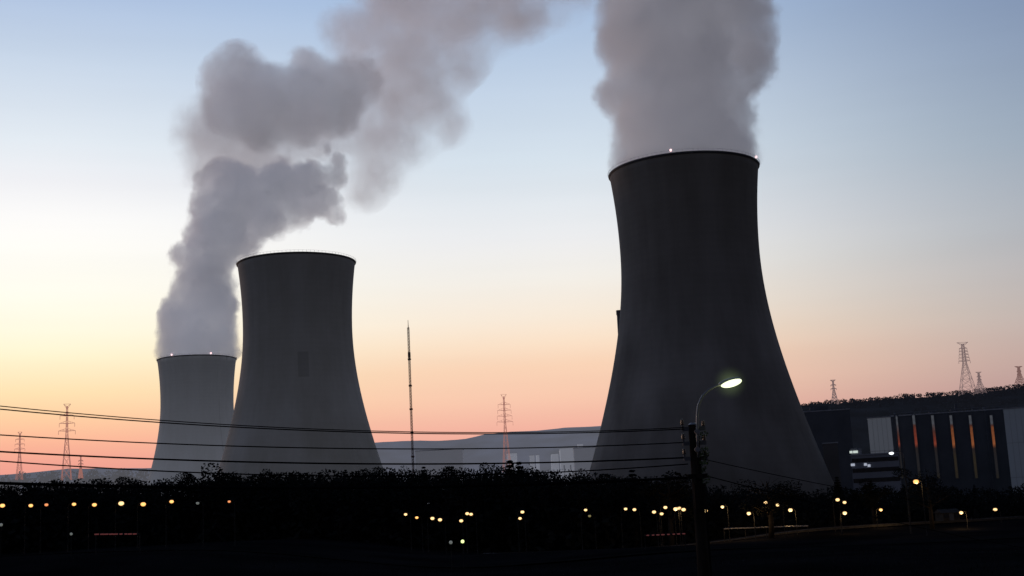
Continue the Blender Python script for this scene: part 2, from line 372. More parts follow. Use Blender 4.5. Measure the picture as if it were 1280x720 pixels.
# ------------------------------------------------------------------ steam
def steam_mat(name, spheres, dens, amp, nscale, soft, blend, albedo, em_col, em, seed=0., patch=0., off=0., inner=0):
    mt = bpy.data.materials.new(name); mt.use_nodes = True; nt = mt.node_tree; nt.nodes.clear(); N = nt.nodes.new; L = nt.links.new
    out = N('ShaderNodeOutputMaterial'); tc = N('ShaderNodeTexCoord'); P0 = tc.outputs['Object']
    def noise_(vec, scale, detail, off, rough=.55):
        mp = N('ShaderNodeMapping'); mp.inputs['Location'].default_value = (off, off * .7, off * 1.3); L(vec, mp.inputs[0])
        n = N('ShaderNodeTexNoise'); n.inputs['Scale'].default_value = scale; n.inputs['Detail'].default_value = detail; n.inputs['Roughness'].default_value = rough
        L(mp.outputs[0], n.inputs['Vector']); return n
    d = None
    for (c, r_) in spheres:
        vd = N('ShaderNodeVectorMath'); vd.operation = 'DISTANCE'; L(P0, vd.inputs[0]); vd.inputs[1].default_value = c
        sb = N('ShaderNodeMath'); sb.operation = 'SUBTRACT'; L(vd.outputs['Value'], sb.inputs[0]); sb.inputs[1].default_value = r_
        if d is None: d = sb.outputs[0]
        else:
            s_ = N('ShaderNodeMath'); s_.operation = 'SMOOTH_MIN'; L(d, s_.inputs[0]); L(sb.outputs[0], s_.inputs[1]); s_.inputs[2].default_value = blend; d = s_.outputs[0]
    n1 = noise_(P0, nscale, 2.0, seed + 3.1, .5)      # big billows
    n2 = noise_(P0, nscale * 3.6, 3.0, seed + 7.7, .6)    # curls
    a1 = N('ShaderNodeMath'); a1.operation = 'MULTIPLY_ADD'; L(n1.outputs['Fac'], a1.inputs[0]); a1.inputs[1].default_value = -amp * 2; a1.inputs[2].default_value = amp
    a2 = N('ShaderNodeMath'); a2.operation = 'MULTIPLY_ADD'; L(n2.outputs['Fac'], a2.inputs[0]); a2.inputs[1].default_value = -amp * .9; a2.inputs[2].default_value = amp * .45
    ad = N('ShaderNodeMath'); ad.operation = 'ADD'; L(a1.outputs[0], ad.inputs[0]); L(a2.outputs[0], ad.inputs[1])
    n4 = noise_(P0, nscale * 9, 3.0, seed + 1.7, .6)    # fine cauliflower edge
    a4 = N('ShaderNodeMath'); a4.operation = 'MULTIPLY_ADD'; L(n4.outputs['Fac'], a4.inputs[0]); a4.inputs[1].default_value = -amp * .8; a4.inputs[2].default_value = amp * .4 + off
    ad3 = N('ShaderNodeMath'); ad3.operation = 'ADD'; L(d, ad3.inputs[0]); L(a4.outputs[0], ad3.inputs[1])
    ad2 = N('ShaderNodeMath'); ad2.operation = 'ADD'; L(ad3.outputs[0], ad2.inputs[0]); L(ad.outputs[0], ad2.inputs[1])
    mr = N('ShaderNodeMapRange'); mr.interpolation_type = 'SMOOTHSTEP'; L(ad2.outputs[0], mr.inputs['Value'])
    mr.inputs['From Min'].default_value = 0; mr.inputs['From Max'].default_value = -soft; mr.inputs['To Min'].default_value = 0; mr.inputs['To Max'].default_value = dens
    dn = mr.outputs[0]
    if patch:
        n3 = noise_(P0, nscale * 1.3, 3, seed + 21, .6)
        m3 = N('ShaderNodeMapRange'); m3.interpolation_type = 'SMOOTHSTEP'; L(n3.outputs['Fac'], m3.inputs['Value']); m3.inputs['From Min'].default_value = .5 - patch * .5; m3.inputs['From Max'].default_value = .62
        m3.inputs['To Min'].default_value = .15
        mm = N('ShaderNodeMath'); mm.operation = 'MULTIPLY'; L(dn, mm.inputs[0]); L(m3.outputs[0], mm.inputs[1]); dn = mm.outputs[0]
    if inner:   # denser and thinner veils inside the column
        n5 = noise_(P0, nscale * 1.5, 4, seed + 41, .6)
        m5 = N('ShaderNodeMapRange'); m5.interpolation_type = 'SMOOTHSTEP'; L(n5.outputs['Fac'], m5.inputs['Value']); m5.inputs['From Min'].default_value = .38; m5.inputs['From Max'].default_value = .62
        m5.inputs['To Min'].default_value = .65; m5.inputs['To Max'].default_value = 1.5
        mm = N('ShaderNodeMath'); mm.operation = 'MULTIPLY'; L(dn, mm.inputs[0]); L(m5.outputs[0], mm.inputs[1]); dn = mm.outputs[0]
    pv = N('ShaderNodeVolumePrincipled')
    n6 = noise_(P0, nscale * 1.1, 3, seed + 63, .55)   # light and dark mottling of the steam put into its scatter colour
    rc6 = N('ShaderNodeValToRGB'); L(n6.outputs['Fac'], rc6.inputs[0]); rc6.color_ramp.elements[0].position = .36; rc6.color_ramp.elements[1].position = .64
    rc6.color_ramp.elements[0].color = tuple(a * .90 for a in albedo) + (1,); rc6.color_ramp.elements[1].color = tuple(min(.99, a * 1.065) for a in albedo) + (1,); L(rc6.outputs[0], pv.inputs['Color'])
    pv.inputs['Color'].default_value = tuple(albedo) + (1,); pv.inputs['Anisotropy'].default_value = .25
    L(dn, pv.inputs['Density']); pv.inputs['Emission Color'].default_value = tuple(em_col) + (1,)
    em_n = N('ShaderNodeMath'); em_n.operation = 'MULTIPLY'; L(dn, em_n.inputs[0]); em_n.inputs[1].default_value = em; L(em_n.outputs[0], pv.inputs['Emission Strength'])  # emission added in place of multiply scattered light
    L(pv.outputs[0], out.inputs['Volume'])
    try: mt.cycles.volume_step_rate = STEP
    except Exception: pass
    return mt
STEP = .2
def ico(c, r_, sub=3):
    bm = bmesh.new(); bmesh.ops.create_icosphere(bm, subdivisions=sub, radius=r_, matrix=Matrix.Translation(c)); return bm
def steam_obj(name, spheres, mat, inflate, vox, parent=None, zcut=None, loc=(0, 0, 0)):
    bm = bmesh.new()
    for c, r_ in spheres: bmesh.ops.create_icosphere(bm, subdivisions=3, radius=r_ + inflate, matrix=Matrix.Translation(c))
    me = bpy.data.meshes.new('tmp'); bm.to_mesh(me); bm.free()
    t = bpy.data.objects.new('tmp', me); COL.objects.link(t)
    md = t.modifiers.new('r', 'REMESH'); md.mode = 'VOXEL'; md.voxel_size = vox
    dg = bpy.context.evaluated_depsgraph_get(); dg.update()
    me2 = bpy.data.meshes.new_from_object(t.evaluated_get(dg)); bpy.data.objects.remove(t)
    me2.name = name; me2.materials.clear(); me2.materials.append(mat)
    if zcut is not None:    # steam begins inside the rim: squeeze everything lower up into the mouth
        cx, cy, zc, rm = zcut
        for v in me2.vertices:
            if v.co.z < zc: v.co.z = zc + (v.co.z - zc) * .02
            if v.co.z < zc + 9:
                dx, dy = v.co.x - cx, v.co.y - cy; q = math.hypot(dx, dy); lim = rm + max(0, v.co.z - zc - 5.2) * 3
                if q > lim: v.co.x = cx + dx / q * lim; v.co.y = cy + dy / q * lim
    o = bpy.data.objects.new(name, me2); COL.objects.link(o)
    if parent: o.parent = parent
    return o
def puffs(lst, Y):
    out = []
    for e in lst:
        px, py, rp = e[:3]; dy = e[3] if len(e) > 3 else 0
        P = at(px, py, Y + dy); out.append((tuple(P), rp * (P - Vector((0, 0, EYE))).length / F))
    return out
# big plume on the near tower
Yr = 580.7
big = puffs([(853, 232, 90), (854, 195, 97), (852, 150, 93), (850, 105, 88), (790, 118, 45), (769, 112, 26, -6), (905, 100, 52), (938, 84, 40, -8), (925, 150, 20, -4), (848, 60, 92), (800, 55, 52, 10), (785, 25, 42, -10),
             (910, 50, 58, 5), (935, 15, 36), (852, 10, 98), (905, -40, 70), (800, -45, 68), (850, -90, 95), (950, -8, 20)], Yr)
mbig = steam_mat('steam near', big, .085, 9, .034, 5, 5, (.915, .92, .95), (.17, .168, .19), .28, 0, inner=1)
steam_obj('steam_plume', big, mbig, 3, 3.0, zcut=(80.07, 580.7, HT - 7.1, 32.2))
tag(bpy.data.objects['steam_plume'], 'broad grey steam column billowing from the big right-hand tower and out of the frame', 'steam')
# far plume
Ys = 1142.5
far = puffs([(246, 470, 52), (247, 440, 54), (250, 410, 51), (254, 382, 47), (257, 355, 45), (235, 325, 24, -10), (262, 325, 42), (255, 295, 30, 10), (285, 290, 45), (262, 262, 30), (300, 250, 46), (330, 262, 40), (350, 235, 40),
             (372, 262, 30), (385, 232, 36), (402, 250, 27), (418, 270, 13), (353, 200, 13), (362, 188, 11), (377, 182, 10), (393, 181, 11), (410, 186, 13), (420, 200, 15), (415, 222, 20), (392, 208, 14), (285, 228, 30), (262, 236, 22), (228, 318, 16)], Ys)
lump = puffs([(290, 105, 32), (318, 118, 44), (352, 125, 40), (390, 118, 38), (430, 112, 34), (455, 102, 20), (382, 88, 20), (298, 88, 26), (330, 150, 30), (285, 135, 30), (380, 150, 26), (420, 140, 26)], Ys + 60)
mfar = steam_mat('steam far', far, .075, 14, .021, 6, 7, (.885, .895, .935), (.21, .212, .235), .30, 12., inner=1)
mlump = steam_mat('steam drifting', lump, .046, 18, .018, 12, 11, (.885, .892, .93), (.225, .222, .24), .28, 31., off=-9)
p1 = steam_obj('steam_cloud', far, mfar, 4, 6, zcut=(-277.12, 1142.5, HT - 7.1, 32.0))
tag(p1, 'grey steam cloud climbing from the farthest tower at left and bending right', 'steam')
q1 = steam_obj('drifting_puff', lump, mlump, 11, 7, parent=p1)
wisp = puffs([(272, 168, 44), (308, 180, 44), (272, 205, 34), (342, 176, 38), (375, 165, 34), (270, 190, 30), (300, 195, 30), (345, 175, 26), (640, 0, 44), (285, 165, 38), (320, 185, 28), (300, 140, 36), (262, 205, 12), (350, 160, 30), (395, 150, 32), (440, 150, 34), (470, 170, 34), (468, 205, 28), (455, 232, 18), (490, 130, 38), (520, 100, 44), (470, 60, 46), (440, 45, 30), (520, 45, 52),
              (560, 60, 42), (575, 25, 46), (620, 10, 42), (660, -8, 38), (700, -8, 30), (722, -14, 24), (520, 5, 60), (600, -30, 60), (680, -50, 50), (560, 155, 14), (505, 180, 22), (530, 130, 26)], Ys + 110)
mw = steam_mat('steam wisps', wisp, .030, 22, .014, 28, 14, (.92, .915, .93), (.29, .27, .29), .25, 55., patch=.42, off=-18)
q2 = steam_obj('trailing_wisp', wisp, mw, 17, 9, parent=p1)

# ------------------------------------------------------------------ masts and pylons
def member(b_, a, c, w): b_.tube([a, c], w, 4, cap=False)
def pylon(px, ytop, Y, base_py, label, mat, arms=3, w=.2, width=.16, group='electricity pylons on the skyline', cables=None):
    top = at(px, ytop, Y); gp = at(px, base_py, Y); H = top.z - gp.z
    t = empty('electricity_pylon', (top.x, Y, gp.z), label, 'pylon', group, rz=random.uniform(-.25, .25))
    hw = H * width * .5
    def half(z): 
        q = z / H; return hw * (1 - q / .62) + hw * .2 * (q / .62) if q < .62 else hw * .2 * (1 - .35 * (q - .62) / .38)
    b_ = MB(); lv = [0, .16, .3, .42, .52, .6, .68, .76, .84, .92, .97]
    for i in range(len(lv) - 1):
        z0, z1 = lv[i] * H, lv[i + 1] * H; a, c = half(z0), half(z1)
        C0 = [(-a, -a, z0), (a, -a, z0), (a, a, z0), (-a, a, z0)]; C1 = [(-c, -c, z1), (c, -c, z1), (c, c, z1), (-c, c, z1)]
        for k in range(4):
            member(b_, C0[k], C1[k], w); member(b_, C0[k], C1[(k + 1) % 4], w * .6); member(b_, C0[(k + 1) % 4], C1[k], w * .6); member(b_, C1[k], C1[(k + 1) % 4], w * .5)
    b_.build('lattice_frame', mat, t)
    pk = MB()
    for s_ in (-1, 1):
        member(pk, (0, 0, H * .965), (s_ * hw * .75, 0, H), w * .8); member(pk, (s_ * half(H * .97), 0, H * .94), (s_ * hw * .75, 0, H), w * .8)
    member(pk, (-hw * .75, 0, H), (hw * .75, 0, H), w * .7)
    pk.build('peak', mat, t)
    for k in range(arms):
        z = H * (.64 + .30 * k / max(1, arms)); h_ = half(z); L_ = max(H * .085 * (1.25 - .10 * k), h_ + H * .035); a_ = MB()
        for s_ in (-1, 1):
            for yy in (-h_, h_):
                member(a_, (s_ * h_, yy, z), (s_ * L_, 0, z + .3), w * .8); member(a_, (s_ * h_, yy, z + H * .035), (s_ * L_, 0, z + .3), w * .6)
            for q in (.35, .7): member(a_, (s_ * (h_ + (L_ - h_) * q), -h_ * (1 - q), z), (s_ * (h_ + (L_ - h_) * q), 0, z + H * .035 * (1 - q)), w * .5)
            member(a_, (s_ * L_, 0, z + .3), (s_ * L_, 0, z - H * .045), w * .9)
        member(a_, (-L_, 0, z + .3), (L_, 0, z + .3), w * .6)
        a_.build('crossarm', mat, t)
    return t
M['steel_pink'] = surf('steel against glow', (.14, .08, .08), .7, .1, 1, 0, emis=(.50, .22, .18), estr=.6)  # pinkish sky haze over the lattice, put in as emission
M['steel_dull'] = surf('steel dull', (.1, .09, .1), .7, .1, 1, 0, emis=(.30, .21, .21), estr=.5)  # emission fades the lattice toward the sky tone
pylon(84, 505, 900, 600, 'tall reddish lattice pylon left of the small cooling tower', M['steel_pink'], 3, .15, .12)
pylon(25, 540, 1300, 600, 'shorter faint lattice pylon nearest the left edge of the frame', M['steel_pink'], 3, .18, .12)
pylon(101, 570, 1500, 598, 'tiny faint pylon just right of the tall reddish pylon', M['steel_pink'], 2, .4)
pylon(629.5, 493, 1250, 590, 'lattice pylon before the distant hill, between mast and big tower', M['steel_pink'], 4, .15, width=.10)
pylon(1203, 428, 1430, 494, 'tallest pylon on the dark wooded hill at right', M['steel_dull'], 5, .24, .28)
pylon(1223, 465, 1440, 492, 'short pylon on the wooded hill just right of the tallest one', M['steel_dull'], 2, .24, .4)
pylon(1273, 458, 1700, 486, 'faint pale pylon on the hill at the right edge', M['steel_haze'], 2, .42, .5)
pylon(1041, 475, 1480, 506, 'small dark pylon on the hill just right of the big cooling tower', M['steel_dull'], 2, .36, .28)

def tall_mast(px, ytop, Y, base_py, label):
    top = at(px, ytop, Y); gz_ = at(px, base_py, Y).z; H = top.z - gz_
    t = empty('weather_mast', (top.x, Y, gz_), label, 'mast')
    b_ = MB(); a = .75; n = int(H / 2.2)
    cs = [(a * math.cos(q), a * math.sin(q)) for q in (R(90), R(210), R(330))]
    for c in cs: member(b_, (c[0], c[1], 0), (c[0], c[1], H * .95), .14)
    for i in range(n):
        z0, z1 = H * .95 * i / n, H * .95 * (i + 1) / n
        for k in range(3):
            c, d = cs[k], cs[(k + 1) % 3]; member(b_, (c[0], c[1], z0), (d[0], d[1], z1), .10); member(b_, (c[0], c[1], z1), (d[0], d[1], z1), .08)
    b_.build('lattice_frame', M['mast'], t)
    MB().tube([(0, 0, H * .94), (0, 0, H)], [.32, .14], 6).build('antenna', M['mast'], t)
    for q in (.74, .57, .42, .27, .12):
        MB().tube([(0, 0, H * q), (0, 0, H * q + 1.1)], 1.15, 8).build('platform', M['mast'], t)
    MB().tube([(0, 0, H * .755), (0, 0, H * .79)], .95, 8).build('instrument_boom', M['mast'], t)
tall_mast(510, 400, 900, 596, 'slender dark red lattice mast standing alone between the cooling towers')
# ventilation stack behind the big tower, its top peeping out at the waist
st = at(773.5, 388, 700)
t = empty('ventilation_stack', (st.x, 700, 0), 'slim exhaust stack peeping out beside the waist of the big tower', 'chimney')
MB().tube([(0, 0, -1), (0, 0, st.z - 2.5)], [1.8, 1.25], 16).build('flue', M['con_dark'], t, smooth=True)
MB().tube([(0, 0, st.z - 2.45), (0, 0, st.z)], 1.5, 16).build('cap', M['con_dark'], t)

# ------------------------------------------------------------------ buildings
def block(name, x0, x1, ytop, Y, depth, wall, label, cat='building', group=None, parapet=True, wins=None, winmat=None, px_ref=None):
    """rectangular building whose facade faces the camera; x0,x1 in photo columns at its mid height"""
    a = at(x0, ytop, Y); b2 = at(x1, ytop, Y); x0w, x1w = a.x, b2.x; H = (a.z + b2.z) / 2; w = x1w - x0w; cx = (x0w + x1w) / 2
    t = empty(name, (cx, Y, 0), label, cat, group)
    if x0 > 1000:   # long axis turned so that only the facade shows
        an = math.atan2(x0w, Y); t.rotation_euler = (0, 0, -an)
        A = Vector((x0w, Y, 0)); dr = Vector((math.cos(an), -math.sin(an), 0)); rb_ = b2.x / Y
        w = (rb_ * A.y - A.x) / (dr.x - rb_ * dr.y); t.location = A + dr * w / 2; t['an'] = an
    MB().box(-w / 2, w / 2, 0, depth, -3, H - .6).build('wall', wall, t)
    rf = MB(); rf.box(-w / 2 - .25, w / 2 + .25, -.25, depth + .25, H - .597, H); rf.build('roof', M['grey_clad'] if wall is not M['haze_white'] else M['haze_grey'], t)
    return t, w, H, cx
def onface(t, px, py, front=0.):
    """local coordinates of a photo point on the facade of a turned block"""
    an = t['an']; c = t.location; n = Vector((math.sin(an), math.cos(an), 0)); d = fw + rt * ((px - 640) / F) + up * ((360 - py) / F)
    k = (c - n * front).dot(n) / d.dot(n); P = Vector((0, 0, EYE)) + d * k - c
    return P.dot(Vector((math.cos(an), -math.sin(an), 0))), P.z
hx0, hx1 = 1112.5, 1256
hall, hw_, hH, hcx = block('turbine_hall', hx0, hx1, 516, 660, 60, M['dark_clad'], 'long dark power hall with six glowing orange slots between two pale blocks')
# light slots: raised strips with the inside lamplight painted as graded emission
def slot_mat(name, z0, z1, zt, low, warm):
    mt, nt, b = nmat(name); N = nt.nodes.new; L = nt.links.new
    tc = N('ShaderNodeTexCoord'); sp = N('ShaderNodeSeparateXYZ'); L(tc.outputs['Object'], sp.inputs[0])
    mr = N('ShaderNodeMapRange'); L(sp.outputs[2], mr.inputs['Value']); mr.inputs['From Min'].default_value = 0; mr.inputs['From Max'].default_value = zt
    rp = N('ShaderNodeValToRGB'); L(mr.outputs[0], rp.inputs[0]); e = rp.color_ramp.elements
    a, c = z0 / zt, z1 / zt
    e[0].position = 0; e[0].color = (.012, .01, .006, 1); e[1].position = 1; e[1].color = (.045, .048, .056, 1)
    for p, cl in ((.10, low), (max(.12, a - .16), low), (a - .04, (.015, .01, .008, 1)), (a + .03, warm), (c - .10, tuple(q * .7 for q in warm[:3]) + (1,)), (min(.84, c + .03), (.05, .018, .012, 1)), (.87, (.045, .048, .056, 1))):
        el = e.new(min(.999, max(0.001, p))); el.color = cl
    nz = N('ShaderNodeTexNoise'); nz.inputs['Scale'].default_value = .5; L(tc.outputs['Object'], nz.inputs['Vector'])
    mm = N('ShaderNodeMath'); mm.operation = 'MULTIPLY_ADD'; mm.inputs[1].default_value = 1.2; mm.inputs[2].default_value = .45; L(nz.outputs['Fac'], mm.inputs[0])
    L(rp.outputs[0], b.inputs['Emission Color']); L(mm.outputs[0], b.inputs['Emission Strength']); b.inputs['Base Color'].default_value = (.1, .1, .1, 1)
    mt.cycles.emission_sampling = 'NONE'
    return mt
dk = (.010, .009, .009, 1); ol = (.016, .012, .006, 1)
rd = (.15, .028, .014, 1); og = (.18, .055, .018, 1)
spec = [(1122.5, 546, 557, dk, rd), (1144.3, 530, 557, dk, rd), (1168, 541, 557, dk, rd), (1191, 529, 558, ol, og), (1215, 527, 558, ol, og), (1241.5, 526, 557, dk, og)]
for k, (sx, ya, yb, low, warm) in enumerate(spec):
    lx, _ = onface(hall, sx, 545); zt_ = onface(hall, sx, 519)[1]; zb = onface(hall, sx, 598)[1]
    za, zc = onface(hall, sx, yb)[1] - zb, onface(hall, sx, ya)[1] - zb
    mt_ = slot_mat('slot light %d' % k, za, zc, zt_ - zb, low, warm)
    s_ = MB().box(-.6, .6, -.18, -.003, 0, zt_ - zb).build('light_slot', mt_, hall, loc=(lx, 0, zb))
    fr = MB(); fr.box(-.95, -.61, -.5, -.003, -.3, zt_ - zb + .4); fr.box(-.6, .6, -.5, -.003, -.3, -.003); fr.box(.61, .95, -.5, -.003, -.3, zt_ - zb + .4)
    fr.build('slot_frame', M['dark_clad'], s_)
    s_['label'] = ('short red' if k in (0, 2) else 'tall red' if k == 1 else 'tall orange') + ' glowing vertical slot in the dark facade'
for k in range(5):  # roof plant
    xx = -hw_ / 2 + 8 + k * 10.5
    MB().box(xx, xx + 3, 14, 18, hH + .003, hH + 1.6).build('roof_vent', M['dark_clad'], hall)
M['seam'] = surf('cladding seam', (.25, .26, .29), .8, .1, .1)
for xx in (-hw_ * .46, hw_ * .33): MB().tube([(xx, -.5, 0), (xx, -.5, hH - 1), (xx, 3, hH + 1.2)], .35, 8).build('downpipe', M['dark_clad'], hall)
rl_ = MB(); rl_.tube([(-hw_ / 2 + .3, .4, hH + 1.1), (hw_ / 2 - .3, .4, hH + 1.1)], .05, 4); rl_.build('roof_rail', M['steel'], hall)
for k in range(12): xx = -hw_ / 2 + .3 + (hw_ - .6) * k / 11; MB().box(xx - .04, xx + .04, .36, .44, hH + .003, hH + 1.1).build('rail_post', M['steel'], hall)
MB().tube([(hw_ * .1, 20, hH), (hw_ * .1, 20, hH + 5)], .7, 10).build('exhaust_pipe', M['dark_clad'], hall)
def clad_lines(t, w, H, n, mat=None):
    for i in range(1, n): x = -w / 2 + w * i / n; MB().box(x - .05, x + .05, -.05, -.002, 0, H - .7).build('cladding_joint', M['seam'], t)
    for q in (.33, .66): MB().box(-w / 2, w / 2, -.09, -.063, H * q, H * q + .12).build('seam', M['seam'], t)
M['clad_a'] = surf('pale cladding dusk', (.55, .57, .60), .8, .06, .06, spec=.1, emis=(.034, .037, .042), estr=1)  # emission added to brighten the wall, which is no lamp
M['clad_b'] = surf('pale cladding dusk two', (.40, .43, .48), .8, .06, .06, spec=.1, emis=(.014, .017, .022), estr=1)  # wall brightened by a weaker added emission
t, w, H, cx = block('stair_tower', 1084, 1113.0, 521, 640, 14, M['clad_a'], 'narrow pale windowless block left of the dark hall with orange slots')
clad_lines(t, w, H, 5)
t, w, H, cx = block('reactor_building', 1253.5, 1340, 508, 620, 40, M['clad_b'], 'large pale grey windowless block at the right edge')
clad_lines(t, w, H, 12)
# low banded office in front
t, w, H, cx = block('office_building', 1063, 1123, 567, 560, 16, M['grey_clad'], 'low office building with banded floors and a few lit windows before the pale block')
for k in range(3):
    zz = H - 3.4 - k * 4.2
    bb = MB().box(-w / 2 + .3, w / 2 - .3, -.12, -.003, zz, zz + 1.7).build('window_band', M['glass'], t)
    for i in range(9): x = -w / 2 + .3 + (w - .6) * i / 8; MB().box(x - .07, x + .07, -.2, -.123, zz, zz + 1.7).build('mullion', M['lamp_dark'], bb)
for (xa, xb, yy, mt_) in ((1063.5, 1068.5, 581, 'g_window2'), (1080, 1083.5, 580.5, 'g_window2'), (1084.5, 1088, 582, 'g_window2')):
    a, za_ = onface(t, xa, yy, .2); c, _ = onface(t, xb, yy, .2)
    MB().box(a, c, -.26, -.21, za_ - .55, za_ + .45).build('lit_window', M[mt_], t)
rh = MB().box(-w / 2 + .2, -w / 2 + 4.6, 2, 8, H + .003, H + 2.6).build('rooftop_cabin', M['grey_clad'], t)
a, za_ = onface(t, 1062.0, 565.3, -1.7); c, _ = onface(t, 1072.5, 565.3, -1.7); wl = c - a
for (q0, q1) in ((0, .34), (.42, .98)):
    MB().box(a + wl * q0, a + wl * q1, 1.7, 1.99, za_ - .45, za_ + .5).build('lit_window', M['g_window'], t)
# dark plant between big tower and the pale block
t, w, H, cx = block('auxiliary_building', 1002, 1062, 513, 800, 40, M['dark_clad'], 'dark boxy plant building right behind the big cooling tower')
MB().box(-w / 2 + 5, -w / 2 + 16, 5, 20, H + .003, H + 3).build('plant_room', M['dark_clad'], t)
M['dusk_clad'] = surf('dusky cladding', (.12, .115, .115), .85, .2, .05, spec=.05)
t, w, H, cx = block('pump_house', 1028, 1047, 553, 700, 20, M['dusk_clad'], 'small brownish grey block at the foot of the big tower')
MB().box(-2, 2, -.15, -.003, 1, 6).build('door', M['dark_clad'], t)
# hazy structures left of the big tower
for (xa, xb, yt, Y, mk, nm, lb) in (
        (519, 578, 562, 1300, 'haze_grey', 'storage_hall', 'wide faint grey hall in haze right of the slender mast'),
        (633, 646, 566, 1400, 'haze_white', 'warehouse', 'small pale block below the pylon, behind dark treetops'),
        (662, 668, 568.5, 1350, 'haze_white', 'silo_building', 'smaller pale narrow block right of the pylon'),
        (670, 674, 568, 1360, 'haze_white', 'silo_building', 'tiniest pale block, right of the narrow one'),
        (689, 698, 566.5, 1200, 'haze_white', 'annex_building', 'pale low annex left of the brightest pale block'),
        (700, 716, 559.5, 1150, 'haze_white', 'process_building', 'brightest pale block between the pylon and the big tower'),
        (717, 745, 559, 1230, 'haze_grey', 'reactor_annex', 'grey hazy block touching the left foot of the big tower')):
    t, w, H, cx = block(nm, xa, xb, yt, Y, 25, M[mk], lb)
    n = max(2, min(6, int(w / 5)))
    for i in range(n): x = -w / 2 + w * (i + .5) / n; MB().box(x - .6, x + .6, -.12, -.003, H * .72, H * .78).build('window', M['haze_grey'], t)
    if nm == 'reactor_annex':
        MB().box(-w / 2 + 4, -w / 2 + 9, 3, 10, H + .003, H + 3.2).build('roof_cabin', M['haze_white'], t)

# ------------------------------------------------------------------ trees
SKY = [(-60, 598), (0, 601), (50, 598), (80, 595), (100, 594), (130, 597), (190, 594), (240, 592), (275, 586), (300, 588), (330, 586), (400, 584), (470, 580), (520, 581), (600, 581), (620, 576), (660, 579), (700, 583), (740, 587),
       (790, 589), (812, 597), (832, 590), (870, 601), (920, 606), (960, 598), (985, 608), (1020, 612), (1045, 598), (1065, 607), (1090, 601), (1125, 605), (1155, 591), (1180, 600), (1195, 608), (1225, 603), (1245, 608), (1270, 600), (1340, 600)]
def tree_proto(kind, i):
    t = empty('broadleaf_tree' if kind == 0 else 'conifer_tree', (0, 0, 0), 'x', 'tree')
    tr = MB(); cr = MB(); H = 10.
    tr.tube([(0, 0, -.6), (.1, 0, H * .3), (.05, .1, H * .65), (0, 0, H * .93)], [.32, .24, .13, .04], 7)
    if kind == 0:
        for k in range(9):
            a = random.uniform(0, 6.28); z = H * random.uniform(.28, .7); L_ = H * random.uniform(.18, .32)
            e = Vector((math.cos(a) * L_, math.sin(a) * L_, z + L_ * random.uniform(.5, 1.0)))
            tr.tube([(0, 0, z), e * .55 + Vector((0, 0, z * .42)), e], [.11, .07, .02], 5)
            leaf_quads(cr, e, random.uniform(.9, 1.6), 120, .2)
        for k in range(8):
            a = random.uniform(0, 6.28); q = random.uniform(0, 2.1); leaf_quads(cr, (math.cos(a) * q, math.sin(a) * q, H * random.uniform(.5, .93) - q * .5), random.uniform(.8, 1.5), 120, .19)
        for k in range(40):   # bare twigs past the outline
            a = random.uniform(0, 6.28); z = H * random.uniform(.45, .9); r0 = random.uniform(.5, 1.5); r1 = r0 + random.uniform(.8, 1.6)
            tr.tube([(math.cos(a) * r0, math.sin(a) * r0, z), (math.cos(a) * r1, math.sin(a) * r1, z + random.uniform(.4, 1.1))], [.03, .012], 3)
    else:
        for k in range(17):
            q = k / 16; z = H * (.14 + .84 * q); r_ = (1 - q) * 2.0 + .2
            for j in range(5):
                a = j * 1.2566 + k * .7 + random.uniform(-.25, .25)
                leaf_quads(cr, (math.cos(a) * r_ * .55, math.sin(a) * r_ * .55, z), r_ * .52 + .12, 34, .18, .45)
    tr.build('trunk', M['bark'], t, smooth=True); cr.build('crown', M['foliage'], t)
    return t
protos = [tree_proto(0, i) for i in range(4)] + [tree_proto(1, i) for i in range(2)]
used = set()
def plant(px, top_py, Y, k, label, group, wide=1., cat='tree'):
    P = at(px, top_py, Y); g = gz(P.x, Y); s_ = (P.z - g) / 10.
    o = protos[k]
    if k in used: o = copy_tree(protos[k])
    used.add(k)
    o.location = (P.x, Y, g); o.scale = (s_ * wide, s_ * wide, s_); o.rotation_euler = (0, 0, random.uniform(0, 6.28))
    o['label'] = label; o['category'] = cat; o['group'] = group
    return o
px = -30
while px < 1310:
    if not (855 < px < 868 or 940 < px < 978 or 1140 < px < 1172 or 1038 < px < 1052):
        Y = random.uniform(338, 384); top = lerp_pts(SKY, px) + 5 + random.uniform(-2, 6); k = random.choice([0, 1, 2, 3, 0, 1, 2, 3, 4])
        if k < 4: plant(px, top, Y, k, 'dark leafy tree silhouetted in the low tree line before the power station', 'broadleaf trees in the tree line', random.uniform(.8, 1.15))
        else: plant(px, top - 2, Y, random.choice([4, 5]), 'dark pointed conifer rising from the low tree line', 'conifers in the tree line', .95)
    px += random.uniform(13, 23)
# the ones that stand out
plant(958, 596, 300, 0, 'round bushy tree at the foot of the big tower, right of the utility pole', 'distinct trees', 1.7)
plant(1046, 596, 330, 4, 'dark spire-like tree below the small brownish block', 'distinct trees', 1.1)
plant(1158, 588, 300, 1, 'large bushy tree right of the orange street lamp, before the dark hall', 'distinct trees', 1.35)
plant(1088, 599, 320, 2, 'rounded tree in front of the banded office building', 'distinct trees', 1.3)
plant(833, 589, 320, 3, 'rounded treetop just left of the utility pole', 'distinct trees', 1.4)
plant(790, 587, 330, 5, 'conifer top standing out against the left foot of the big tower', 'distinct trees', 1.2)
plant(277, 583, 335, 2, 'bushy treetop in front of the gap between the two left towers', 'distinct trees', 1.2)
plant(637, 575, 345, 4, 'highest pointed conifer below the distant pylon', 'distinct trees', 1.)
plant(649, 577, 350, 5, 'second pointed conifer just right of the highest one', 'distinct trees', 1.)
